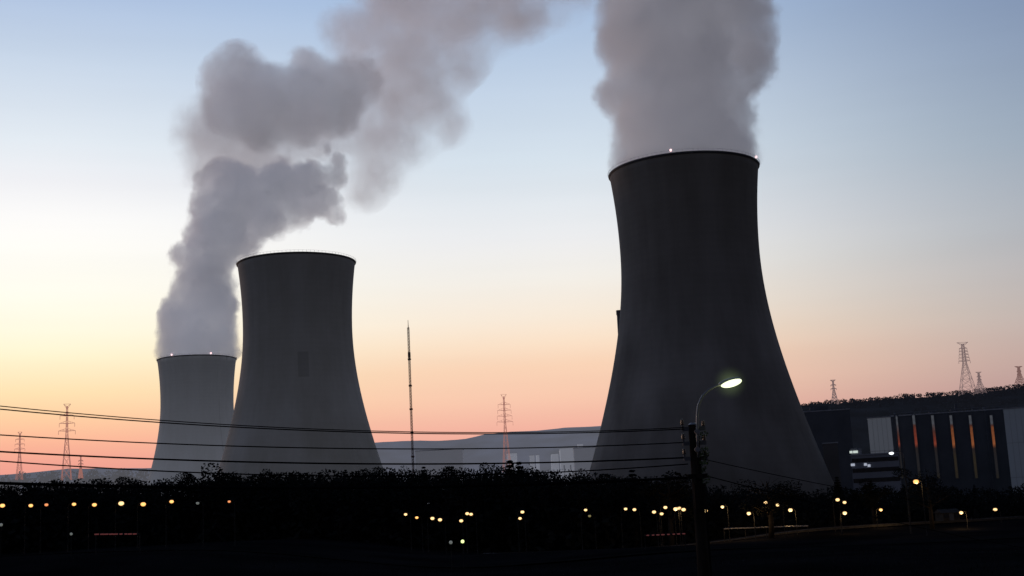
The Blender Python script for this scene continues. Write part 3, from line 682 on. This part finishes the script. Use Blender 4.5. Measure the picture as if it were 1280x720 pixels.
# undergrowth mass under them
b_ = MB()
px = -60
while px < 1340:
    for row in range(3):
        Y = 335 + row * 14 + random.uniform(-6, 6)
        P = at(px, lerp_pts(SKY, px) + 9 + 5 * (2 - row) + 4 * noise.noise((px * .05, row, 0)), Y); g = gz(P.x, Y)
        z = P.z; n_ = 0
        while z > g - 1:
            r_ = random.uniform(2.4, 3.6); leaf_quads(b_, (P.x + random.uniform(-1.5, 1.5), Y + random.uniform(-3, 3), z - r_ * .5), r_, (70 if n_ < 2 else 22), (.5 if n_ < 1 else .7 if n_ < 2 else 1.4), .8); z -= r_ * 1.05; n_ += 1
    px += 9
tag(b_.build('undergrowth', M['foliage']), 'black tangle of bushes and lower trees filling the tree line', 'undergrowth', kind='stuff')
# rough grass in the near field
b_ = MB()
for _ in range(9000):
    Y = random.uniform(95, 230); x = random.uniform(-.42, .42) * Y; z = gz(x, Y)
    h = random.uniform(.15, .5); a = random.uniform(0, 6.28); w = .05
    b_.face(((x - w * math.cos(a), Y - w * math.sin(a), z - .02), (x + w * math.cos(a), Y + w * math.sin(a), z - .02), (x + random.uniform(-.15, .15), Y + random.uniform(-.15, .15), z + h)))
tag(b_.build('grass', M['foliage']), 'rough dark grass covering the field in the foreground', 'grass', kind='stuff')

# ------------------------------------------------------------------ roads
def road(name, pts, w, mat, off=.08, kerb=True):
    b_ = MB(); pv = None; k_ = MB(); pk = None
    P = [Vector((x, y, 0)) for x, y in pts]; fine = []
    for i in range(len(P) - 1):
        n = max(1, int((P[i + 1] - P[i]).length / 4))
        for j in range(n): fine.append(P[i].lerp(P[i + 1], j / n))
    fine.append(P[-1])
    for i, p in enumerate(fine):
        d = (fine[min(i + 1, len(fine) - 1)] - fine[max(0, i - 1)]).normalized(); nn = Vector((-d.y, d.x, 0))
        z = max(gz((p + nn * s * w).x, (p + nn * s * w).y) for s in (-.5, 0, .5)) + off
        q = (p + nn * w / 2, p - nn * w / 2); q = [Vector((a.x, a.y, z)) for a in q]
        if pv: b_.face((pv[0], pv[1], q[1], q[0]))
        pv = q
        kk = [[Vector((e.x, e.y, z)) + nn * s * o_ + Vector((0, 0, h)) for o_, h in ((0, -.4), (0, .12), (.25, .12), (.25, -.4))] for e, s in ((q[0], 1), (q[1], -1))]
        if pk:
            for A, B in zip(pk, kk):
                for c in range(3): k_.face((A[c], A[c + 1], B[c + 1], B[c]))
        pk = kk
    o = tag(b_.build(name, mat), kind='structure')
    if kerb: tag(k_.build('kerb', M['kerb']), kind='structure')
    return o, fine
r1, fine1 = road('road', [(-10, 318), (50, 314), (90, 312), (130, 316), (170, 318), (260, 322)], 8, M['asphalt'])
r2, fine2 = road('lane', [(-150, 226), (-60, 230), (0, 236), (70, 240), (115, 243), (200, 232)], 6, M['lane'], kerb=False)
dash = MB()
for i in range(0, len(fine1) - 1, 3):
    a, c = fine1[i], fine1[i + 1]; z = max(gz(a.x, a.y + s) for s in (-4, 0, 4)) + .1
    dash.face(((a.x, a.y - .09, z), (c.x - 1, c.y - .09, z), (c.x - 1, c.y + .09, z), (a.x, a.y + .09, z)))
tag(dash.build('road_marking', M['paint']), kind='structure')

def guard_rail(px0, py0, px1, py1, Y0, Y1, label, n_streak=0):
    A, B = at(px0, py0, Y0), at(px1, py1, Y1); n = int((B - A).length / 4); t = empty('crash_barrier', A, label, 'barrier')
    b_ = MB(); b_.tube([(0, 0, 0), B - A], .15, 6); b_.build('rail', M['steel'] if not n_streak else M['lamp_dark'], t)
    for i in range(n_streak):
        p = (B - A) * ((i + .5) / n_streak); MB().box(p.x - .32 * random.uniform(.3, 1.6), p.x + .3, -.26, -.2, p.z - .08, p.z + .12).build('reflector', M['g_red'], t)
    for i in range(n + 1):
        p = (B - A) * (i / n); q = A + p; g = gz(q.x, q.y)
        MB().box(p.x - .06, p.x + .06, p.y + .18, p.y + .3, g - A.z - .2, p.z + .15).build('post', M['lamp_dark'], t)
guard_rail(905, 661, 1010, 657.5, 300, 303, 'pale steel crash barrier catching lamplight right of the utility pole')
M['g_red'] = glow('red reflector glow', (.55, .10, .07), .14)  # red light streaks of unseen cause, added as glowing strips
guard_rail(119, 668, 174, 667.5, 215, 216, 'low crash barrier with faint red reflectors below the amber lamp row', 9)
guard_rail(806, 669.5, 856, 667, 250, 252, 'low crash barrier with faint red reflectors just left of the utility pole', 8)
# ------------------------------------------------------------------ street lamps
def street_lamp(px, py, Y, mk, r_, label, group, arm=-1, size=1., light=0, lc=(1, .6, .25), post=True):
    P = at(px, py, Y); g = gz(P.x, Y); h = P.z - g
    t = empty('street_lamp', (P.x - arm * 1.1, Y, g), label, 'street lamp', group)
    MB().tube([(0, 0, -.4), (0, 0, .9), (0, 0, .95), (0, 0, h - .5)], [.11, .11, .07, .05], 8).build('pole', M['lamp_dark'], t)
    MB().tube([(0, 0, h - .52), (arm * .12, 0, h + .05), (arm * .5, 0, h + .36), (arm * 1.05, 0, h + .42)], .045, 6).build('arm', M['lamp_dark'], t)
    hd = MB().ball((arm * 1.1, 0, h + r_ * .85), r_ * .75, 12, 8, (1.0, .8, .3)).build('lamp_head', M['lamp_dark'], t)
    MB().ball((arm * 1.1, 0, h), r_ * 1.0, 16, 10, (1.15, 1, .9)).build('lens', M[mk], hd)
    if light:
        ld = bpy.data.lights.new('lamp light', 'POINT'); ld.energy = light; ld.color = lc; ld.shadow_soft_size = .4
        lo = bpy.data.objects.new('lamp_light', ld); COL.objects.link(lo); lo.parent = t; lo.location = (arm * 1.1, -.2, h - r_ - .5)
    return t
gL = 'amber street lamps in a row at left'
ordn = ['leftmost lamp of the amber row, cut by the left edge', 'second lamp from the left in the amber row', 'third and duller lamp of the amber row, close beside the second', 'fourth lamp from the left in the amber row',
        'fifth lamp of the amber row, below the tall reddish pylon', 'brightest lamp of the amber row, sixth from the left', 'bright seventh lamp of the amber row, left of the small cooling tower foot', 'eighth, slightly raised lamp of the amber row under the small tower']
for (px, py, r_, mk), lb in zip(((3, 632, .42, 'g_amber'), (38.5, 632, .36, 'g_amber'), (58, 631, .32, 'g_orange'), (92.5, 630.3, .34, 'g_amber'), (118, 631, .38, 'g_amber'), (151.5, 629.3, .46, 'g_warm'), (179, 630.3, .44, 'g_amber'), (214.5, 627, .36, 'g_amber')), ordn):
    street_lamp(px, py, 262 + random.uniform(-6, 6), mk, r_ * 1.05, lb, gL, arm=1)
street_lamp(247, 629, 270, 'g_dim', .30, 'unlit grey street lamp between the amber row and the small orange one', 'other street lamps')
street_lamp(286.5, 627, 275, 'g_orange', .28, 'small lone orange lamp right of the amber row, below the middle tower', 'other street lamps')
gC = 'warm lamps low in front of the towers'
C_ = [(507, 643, .34, 'lone lamp at the left end of the lamps below the mast'), (521, 647, .32, 'second lamp from the left below the mast'), (540.5, 648, .40, 'left one of the bright pair right of the mast foot'), (550, 649.7, .40, 'right one of the bright pair right of the mast foot'),
      (576.5, 651, .38, 'lowest lamp of the trio left of centre'), (584, 642, .38, 'upper left lamp of the trio left of centre'), (588.8, 642.8, .36, 'upper right lamp of the trio left of centre'), (653, 640, .38, 'upper lamp of the vertical pair below the pylon'), (650, 648, .34, 'lower lamp of the vertical pair below the pylon'),
      (732, 637.5, .32, 'lone lamp below the left foot of the big tower'), (782, 636.2, .34, 'left lamp of the close pair below the big tower'), (793, 637, .36, 'right lamp of the close pair below the big tower'),
      (817.5, 640, .40, 'left lamp of the cluster just left of the utility pole'), (827, 642.3, .36, 'lowest lamp of the cluster left of the utility pole'), (831.7, 634.3, .38, 'highest lamp of the cluster left of the utility pole'), (844.5, 636.2, .44, 'first lamp of the tight trio touching the utility pole'),
      (849, 635.3, .40, 'middle lamp of the tight trio touching the utility pole'), (854.5, 637, .42, 'last lamp of the tight trio touching the utility pole'), (882, 638.5, .42, 'lamp just right of the utility pole'), (903, 633.5, .34, 'second lamp to the right of the utility pole'),
      (936, 641.7, .40, 'lowest lamp between the utility pole and the bushy tree'), (957, 628, .36, 'lamp directly beneath the round bushy tree'), (972, 631.3, .36, 'lamp right of the one beneath the bushy tree'), (988, 637.5, .44, 'large lamp at the right foot of the big tower'),
      (1047, 624.7, .42, 'upper left lamp of the triangle below the pump house'), (1055.7, 628, .36, 'upper right lamp of the triangle below the pump house'), (1056, 641.3, .42, 'lowest lamp of the triangle below the pump house'), (1101, 637.2, .36, 'yellowish lamp below the office building'),
      (1201.5, 640.7, .38, 'pale lamp beside the low shed at right'), (1244, 637, .42, 'pinkish lamp nearest the right edge')]
lit = {936: 1, 903: 1, 957: 1, 988: 1, 1056: 1, 1101: 1, 1201.5: 1, 882: 1, 844.5: 1}
for px, py, r_, lb in C_:
    Y = random.uniform(292, 306); 
    if px > 860: Y = random.uniform(296, 306)
    street_lamp(px, py, Y, 'g_warm' if px not in (1101, 521) else 'g_amber', r_, lb, gC, arm=random.choice((-1, 1)), light=280 if px in lit else 0)
street_lamp(737, 645, 300, 'g_dimgreen', .28, 'dim olive lamp just below the lone lamp at the big tower foot', 'other street lamps')
street_lamp(1145, 602, 270, 'g_amber', .50, 'bright orange lamp standing above the others left of the large bushy tree', 'other street lamps', light=250)
# tall white lamp whose arm reaches left
P = at(1114.2, 566.5, 290); Q = at(1129, 566, 290); g = gz(Q.x, 290)
t = empty('floodlight_mast', (Q.x, 290, g), 'tall curved mast with a bright white lamp before the office building', 'street lamp')
h = P.z - g; dx = P.x - Q.x
MB().tube([(0, 0, -.5), (0, 0, h - 1.2)], [.2, .12], 10).build('pole', M['lamp_dark'], t)
MB().tube([(0, 0, h - 1.25), (-.1, 0, h - .3), (dx * .3, 0, h + .35), (dx * .9, 0, h + .3)], .1, 8).build('arm', M['con_dark'], t)
hd = MB().box(dx - .55, dx + .55, -.25, .25, h + .18, h + .42).build('lamp_head', M['con_dark'], t)
MB().ball((dx, 0, h), .42, 14, 8, (1.3, 1, .8)).build('lens', M['g_white'], hd)
# wall lamp on dark hall
P = at(1246.5, 575.5, 655); g = 0
t = empty('floodlight_mast', (P.x, 655, 0), 'dim bluish-white lamp on a slim post against the dark hall near the right pale block', 'street lamp')
MB().tube([(0, 0, -1), (0, 0, P.z - .5)], .22, 8).build('pole', M['lamp_metal'], t)
hd = MB().box(-.6, .6, -.6, .3, P.z + .6, P.z + .9).build('lamp_head', M['lamp_metal'], t)
M['g_bluish'] = glow('bluish lamp', (.7, .8, .9), .9)
MB().ball((0, 0, P.z), .8, 12, 8).build('lens', M['g_bluish'], hd)

# low lit kiosk / shed left of centre
M['shed'] = surf('weathered shed boards', (.05, .048, .046), .9, .3, 1, spec=0)
def shed(px0, px1, ytop, Y, wall, roofm, label, name='shed', hroof=.9):
    a, c = at(px0, ytop, Y), at(px1, ytop, Y); w = c.x - a.x; cx = (a.x + c.x) / 2; g = gz(cx, Y); H = a.z - g
    t = empty(name, (cx, Y, g), label, 'building')
    H = max(H, 2.6); MB().box(-w / 2, w / 2, 0, 6, -.5, H - hroof).build('wall', wall, t)
    b_ = MB(); e = .35; z0, z1 = H - hroof + .003, H
    A = [(-w / 2 - e, -e, z0), (w / 2 + e, -e, z0), (w / 2 + e, 6 + e, z0), (-w / 2 - e, 6 + e, z0), (-w / 2 - e, 3, z1), (w / 2 + e, 3, z1)]
    for q in ((0, 1, 5, 4), (2, 3, 4, 5), (0, 4, 3), (1, 2, 5), (0, 3, 2, 1)): b_.face([A[i] for i in q])
    b_.build('roof', roofm, t)
    d = MB().box(-.5, .5, -.06, -.003, 0, 2).build('door', M['dark_clad'], t)
    for s_ in (-.32, .32): MB().box(w * s_ - .6, w * s_ + .6, -.05, -.003, 1, 1.9).build('window', M['glass'], t)
    return t, w, H
def yard_lamp(px, py, Y, mk, r_, label):
    P = at(px, py, Y); g = gz(P.x, Y); h = max(.6, P.z - g)
    t = empty('yard_lamp', (P.x, Y, P.z - h), label, 'lamp')
    MB().tube([(0, 0, -.5), (0, 0, h - r_ * .8)], .05, 6).build('post', M['lamp_dark'], t)
    MB().ball((0, 0, h), r_, 12, 8).build('globe', M[mk], t)
    return t
shed(1178, 1199, 636.5, 312, M['shed'], M['shed'], 'low pale shed beside a lamp at far right')
yard_lamp(563.5, 678, 200, 'g_dim', .26, 'dim grey globe lamp low in the field left of centre')
yard_lamp(578.2, 676.8, 200, 'g_green', .26, 'yellow-green globe lamp low in the field left of centre')
yard_lamp(89, 667.5, 214, 'g_dim', .22, 'faint grey globe lamp left of the crash barrier with red reflectors')
yard_lamp(1.5, 656, 230, 'g_dim', .26, 'faint globe lamp at the left edge below the amber row')
M['g_red'] = glow('dull red tail glow', (.5, .13, .11), .16)

# ------------------------------------------------------------------ utility pole with lamp and wires
PX, PY = 866.5, 531; D = 25.
Pt = at(PX, PY, D); gpz = gz(Pt.x, D); Hp = Pt.z - gpz
up_ = empty('utility_pole', (Pt.x, D, gpz), 'dark wooden utility pole with insulators, ivy and cables in the foreground', 'utility pole')
MB().tube([(0, 0, -1.2), (0, 0, Hp * .5), (0, 0, Hp)], [.15, .125, .095], 16).build('post', M['wood'], up_, smooth=True)
MB().tube([(0, 0, Hp + .002), (0, 0, Hp + .04)], [.10, .05], 12).build('cap', M['steel'], up_)
def insul(x, y, z, parent):
    b_ = MB().lathe([(0.001, -.02), (.02, -.02), (.036, 0), (.022, .02), (.034, .035), (.02, .055), (.028, .07), (.015, .09), (.001, .095)], 12, (x, y, z)); b_.build('insulator', M['porcelain'], parent, smooth=True)
anchors = {}
for k, (py, side) in enumerate(((535, -1), (553, -1), (572, -1))):
    z = at(PX, py, D).z - gpz
    br = MB(); br.box(-.22, -.08, -.03, .03, z - .05, z + .02); br.box(-.225, -.185, -.025, .025, z + .023, z + .06); b1 = br.build('bracket', M['con_dark'], up_); insul(-.205, 0, z + .085, b1)
    br = MB(); br.box(.08, .22, -.03, .03, z - .05, z + .02); b1 = br.build('bracket', M['con_dark'], up_); insul(.19, 0, z + .045, b1)
z = at(PX, 595, D).z - gpz
br = MB().box(-.19, .17, -.2, -.14, z - .05, z + .03); br.build('crossarm', M['wood'], up_)
jb = MB().box(-.1, .1, -.3, -.175, z - .62, z - .15).build('junction_box', M['wood'], up_); MB().tube([(.1, -.2, z - .6), (.13, -.18, 1)], .02, 6).build('conduit', M['rubber'], jb)
iv = MB()
for k in range(16):
    zz = Hp - .15 - random.random() * .95; leaf_quads(iv, (random.uniform(.08, .19), random.uniform(-.12, .05), zz), random.uniform(.05, .10), 26, .028)
iv.build('ivy', M['foliage_b'], up_)
# street lamp bracket
sl = empty('bracket_lamp', (Pt.x, D, gpz), 'lit greenish-white street lamp on a curved arm fixed to the utility pole', 'street lamp')
def L3(px, py): 
    q = at(px, py, D - .1); return (q.x - Pt.x, -.16, q.z - gpz)
arm_pts = [L3(872.5, 572), L3(871, 545), L3(871, 520), L3(872.5, 506), L3(878, 495), L3(886, 487.5), L3(896, 482.5), L3(903, 481)]
MB().tube(arm_pts, [.024] * 5 + [.022, .02, .02], 10).build('arm', M['lamp_metal'], sl, smooth=True)
for py in (540, 562):
    q = L3(871, py); MB().tube([(q[0], -.2, q[2]), (q[0], -.05, q[2])], .05, 8).build('clamp', M['steel'], sl)
c = Vector(L3(912, 478.6)); ax = (Vector(L3(924, 475.5)) - Vector(L3(900, 482))).normalized(); ang = math.atan2(ax.z, ax.x)
rotm = Matrix.Rotation(-ang, 3, 'Y')
hd = MB().ball(c + Vector((0, .02, .022)), .225, 20, 12, (1, .5, .30), rotm).build('lamp_head', M['lamp_metal'], sl, smooth=True)
MB().ball(c + Vector((.02, -.01, -.012)), .205, 20, 12, (1, .56, .36), rotm).build('lens', M['g_street'], hd, smooth=True)
mm_ = bpy.data.materials.new('lit mist'); mm_.use_nodes = True; nt_ = mm_.node_tree; nt_.nodes.clear()
o_ = nt_.nodes.new('ShaderNodeOutputMaterial'); e_ = nt_.nodes.new('ShaderNodeEmission'); e_.inputs[0].default_value = (.72, 1, .42, 1)
g_ = nt_.nodes.new('ShaderNodeTexGradient'); g_.gradient_type = 'QUADRATIC_SPHERE'; t_ = nt_.nodes.new('ShaderNodeTexCoord'); p_ = nt_.nodes.new('ShaderNodeMapping'); p_.inputs['Scale'].default_value = (1 / .36,) * 3
k_ = nt_.nodes.new('ShaderNodeMath'); k_.operation = 'MULTIPLY'; k_.inputs[1].default_value = .38
nt_.links.new(t_.outputs['Object'], p_.inputs[0]); nt_.links.new(p_.outputs[0], g_.inputs[0]); nt_.links.new(g_.outputs['Fac'], k_.inputs[0]); nt_.links.new(k_.outputs[0], e_.inputs[1]); nt_.links.new(e_.outputs[0], o_.inputs['Volume'])
lm_ = MB().ball((0, 0, 0), .36, 20, 14).build('lit_mist', mm_, hd, loc=c)  # glowing sphere added around the lens as the lamp's bloom
ld = bpy.data.lights.new('lamp light', 'POINT'); ld.energy = 1.5; ld.color = (.9, 1, .5); ld.shadow_soft_size = .12
lo = bpy.data.objects.new('lamp_light', ld); COL.objects.link(lo); lo.parent = sl; lo.location = c + Vector((0, -.1, -.18))

def wire(pA, DA, pB, DB, mid, rad_, label, name='overhead_wire', seg=60):
    A = at(*pA, DA); B = at(*pB, DB)
    lo_, hi = -3., 12.
    def py_at(s_):
        best = None
        for i in range(seg + 1):
            t = i / seg; P = A.lerp(B, t) - Vector((0, 0, s_ * 4 * t * (1 - t))); x, y = proj(P)
            if best is None or abs(x - mid[0]) < best[0]: best = (abs(x - mid[0]), y)
        return best[1]
    for _ in range(30):
        md = (lo_ + hi) / 2
        if py_at(md) < mid[1]: lo_ = md
        else: hi = md
    s_ = (lo_ + hi) / 2
    pts = [A.lerp(B, i / seg) - Vector((0, 0, s_ * 4 * (i / seg) * (1 - i / seg))) for i in range(seg + 1)]
    t = MB().tube([p - A for p in pts], rad_, 6).build(name, M['rubber'], loc=A)
    return tag(t, label, 'cable', 'cables strung from the utility pole')
DB = 21.
wire((860, 534), D, (-160, 489), DB, (420, 537.5), .008, 'uppermost thin wire reaching the left side of the utility pole')
wire((860, 536), D, (-160, 494), DB, (420, 539.5), .010, 'thin wire just beneath the uppermost one')
wire((856, 553), D, (-160, 532), DB, (420, 560.5), .010, 'thin wire crossing the lower part of the middle tower')
wire((857, 572), D, (-160, 554), DB, (420, 579.5), .014, 'thicker wire skimming the treetops at the towers\' feet')
wire((860, 580), D, (-160, 562), DB, (420, 595), .011, 'wavy thin cable in front of the dark tree line')
wire((860, 597), D, (-160, 598), DB, (420, 609.6), .025, 'thickest black cable, lowest of those running to the pole')
wire((876, 593), D, (1400, 700), 60, (940, 608), .010, 'cable dropping to the right from the utility pole', )
wire((875, 573), D, (1400, 640), 60, (940, 586), .008, 'thinner faint wire leaving the right side of the utility pole')

# ------------------------------------------------------------------ world + sun
wd = bpy.data.worlds.new('World'); sc.world = wd; wd.use_nodes = True; nt = wd.node_tree; nt.nodes.clear(); N = nt.nodes.new; L = nt.links.new
tc = N('ShaderNodeTexCoord'); sp = N('ShaderNodeSeparateXYZ'); nm = N('ShaderNodeVectorMath'); nm.operation = 'NORMALIZE'; L(tc.outputs['Generated'], nm.inputs[0]); L(nm.outputs[0], sp.inputs[0])
asn = N('ShaderNodeMath'); asn.operation = 'ARCSINE'; L(sp.outputs[2], asn.inputs[0])
el = N('ShaderNodeMapRange'); L(asn.outputs[0], el.inputs['Value']); el.inputs['From Min'].default_value = 0; el.inputs['From Max'].default_value = R(60)
az = N('ShaderNodeMath'); az.operation = 'ARCTAN2'; L(sp.outputs[0], az.inputs[0]); L(sp.outputs[1], az.inputs[1])
SUNAZ = R(-24)
df = N('ShaderNodeMath'); df.operation = 'SUBTRACT'; L(az.outputs[0], df.inputs[0]); df.inputs[1].default_value = SUNAZ
wr = N('ShaderNodeMath'); wr.operation = 'WRAP'; L(df.outputs[0], wr.inputs[0]); wr.inputs[1].default_value = math.pi; wr.inputs[2].default_value = -math.pi
ab = N('ShaderNodeMath'); ab.operation = 'ABSOLUTE'; L(wr.outputs[0], ab.inputs[0])
def ramp(stops):
    r_ = N('ShaderNodeValToRGB'); L(el.outputs[0], r_.inputs[0]); e = r_.color_ramp.elements; r_.color_ramp.interpolation = 'LINEAR'
    stops = sorted(stops); e[0].position = stops[0][0] / 60; e[0].color = lin(*stops[0][1]); e[1].position = stops[-1][0] / 60; e[1].color = lin(*stops[-1][1])
    for p, c in stops[1:-1]: x = e.new(p / 60); x.color = lin(*c)
    return r_
hi_ = [(32, (103, 126, 165)), (45, (68, 86, 120)), (60, (48, 63, 92))]
LEFT = [(0, (205, 130, 130)), (3.2, (240, 164, 148)), (4.1, (250, 184, 154)), (5.1, (253, 207, 164)), (6.1, (254, 227, 180)), (7.5, (255, 243, 207)), (8.6, (255, 250, 226)), (10.3, (255, 253, 241)), (13, (252, 251, 249)), (14.7, (241, 242, 246)), (16.4, (226, 234, 242)), (19.8, (198, 213, 232)), (23.3, (164, 186, 220))] + hi_
CEN = [(0, (200, 120, 120)), (3.9, (241, 178, 160)), (5.2, (248, 200, 174)), (6.6, (251, 213, 184)), (7.6, (251, 226, 201)), (8.7, (249, 235, 218)), (10.4, (243, 239, 232)), (12.1, (236, 237, 239)), (15.5, (213, 225, 236)), (19, (191, 208, 229)), (22.3, (166, 190, 222))] + hi_
RGT = [(0, (140, 105, 110)), (4.4, (180, 152, 150)), (5.6, (188, 165, 160)), (7.4, (187, 177, 174)), (10.8, (171, 176, 184)), (14.3, (153, 168, 185)), (17.7, (138, 155, 180)), (21.2, (124, 144, 177))] + hi_
BACK = [(0, (54, 53, 57)), (8, (62, 62, 70)), (20, (63, 66, 80)), (35, (58, 64, 86)), (60, (48, 56, 78))]
rl, rc, rr_, rb = ramp(LEFT), ramp(CEN), ramp(RGT), ramp(BACK)
def mixr(a, b_, lo_, hi2):
    mr = N('ShaderNodeMapRange'); mr.interpolation_type = 'SMOOTHSTEP'; L(ab.outputs[0], mr.inputs['Value']); mr.inputs['From Min'].default_value = R(lo_); mr.inputs['From Max'].default_value = R(hi2)
    mx = N('ShaderNodeMix'); mx.data_type = 'RGBA'; L(mr.outputs[0], mx.inputs[0]); L(a, mx.inputs[6]); L(b_, mx.inputs[7]); return mx.outputs[2]
c1 = mixr(rl.outputs[0], rc.outputs[0], 3, 24)
c2 = mixr(c1, rr_.outputs[0], 26, 50)
c3 = mixr(c2, rb.outputs[0], 50, 128)
# faint streaks of thin high haze
mp = N('ShaderNodeMapping'); mp.inputs['Scale'].default_value = (1, 1, 14); L(nm.outputs[0], mp.inputs[0])
nz = N('ShaderNodeTexNoise'); nz.inputs['Scale'].default_value = 2.2; nz.inputs['Detail'].default_value = 4; L(mp.outputs[0], nz.inputs['Vector'])
mr = N('ShaderNodeMapRange'); L(nz.outputs['Fac'], mr.inputs['Value']); mr.inputs['To Min'].default_value = .95; mr.inputs['To Max'].default_value = 1.05
vs = N('ShaderNodeVectorMath'); vs.operation = 'SCALE'; L(c3, vs.inputs[0]); L(mr.outputs[0], vs.inputs['Scale'])
bg = N('ShaderNodeBackground'); L(vs.outputs[0], bg.inputs[0]); bg.inputs[1].default_value = 1.0
sk = N('ShaderNodeTexSky'); sk.sky_type = 'NISHITA'; sk.sun_disc = False; sk.sun_elevation = R(.5); sk.sun_rotation = SUNAZ; sk.air_density = 1.2; sk.dust_density = 2
bg2 = N('ShaderNodeBackground'); L(sk.outputs[0], bg2.inputs[0]); bg2.inputs[1].default_value = .004
ads = N('ShaderNodeAddShader'); L(bg.outputs[0], ads.inputs[0]); L(bg2.outputs[0], ads.inputs[1])
wo = N('ShaderNodeOutputWorld'); L(ads.outputs[0], wo.inputs[0])
sd = bpy.data.lights.new('sun', 'SUN'); sd.energy = .6; sd.angle = R(6); sd.color = (1, .62, .42)
so = bpy.data.objects.new('sun', sd); COL.objects.link(so)
dirv = Vector((math.sin(R(-42)) * math.cos(R(1.5)), math.cos(R(-42)) * math.cos(R(1.5)), math.sin(R(1.5))))
so.rotation_euler = dirv.to_track_quat('Z', 'Y').to_euler()

# ------------------------------------------------------------------ render settings
sc.view_settings.view_transform = 'Standard'; sc.view_settings.look = 'None'; sc.view_settings.exposure = 0; sc.view_settings.gamma = 1
cy = sc.cycles
cy.use_denoising = True
try: cy.denoiser = 'OPENIMAGEDENOISE'
except Exception: pass
cy.max_bounces = 6; cy.diffuse_bounces = 2; cy.volume_bounces = 3; cy.volume_step_rate = 1.0; cy.volume_max_steps = 256
cy.caustics_reflective = False; cy.caustics_refractive = False
cy.use_adaptive_sampling = True; cy.adaptive_threshold = .02
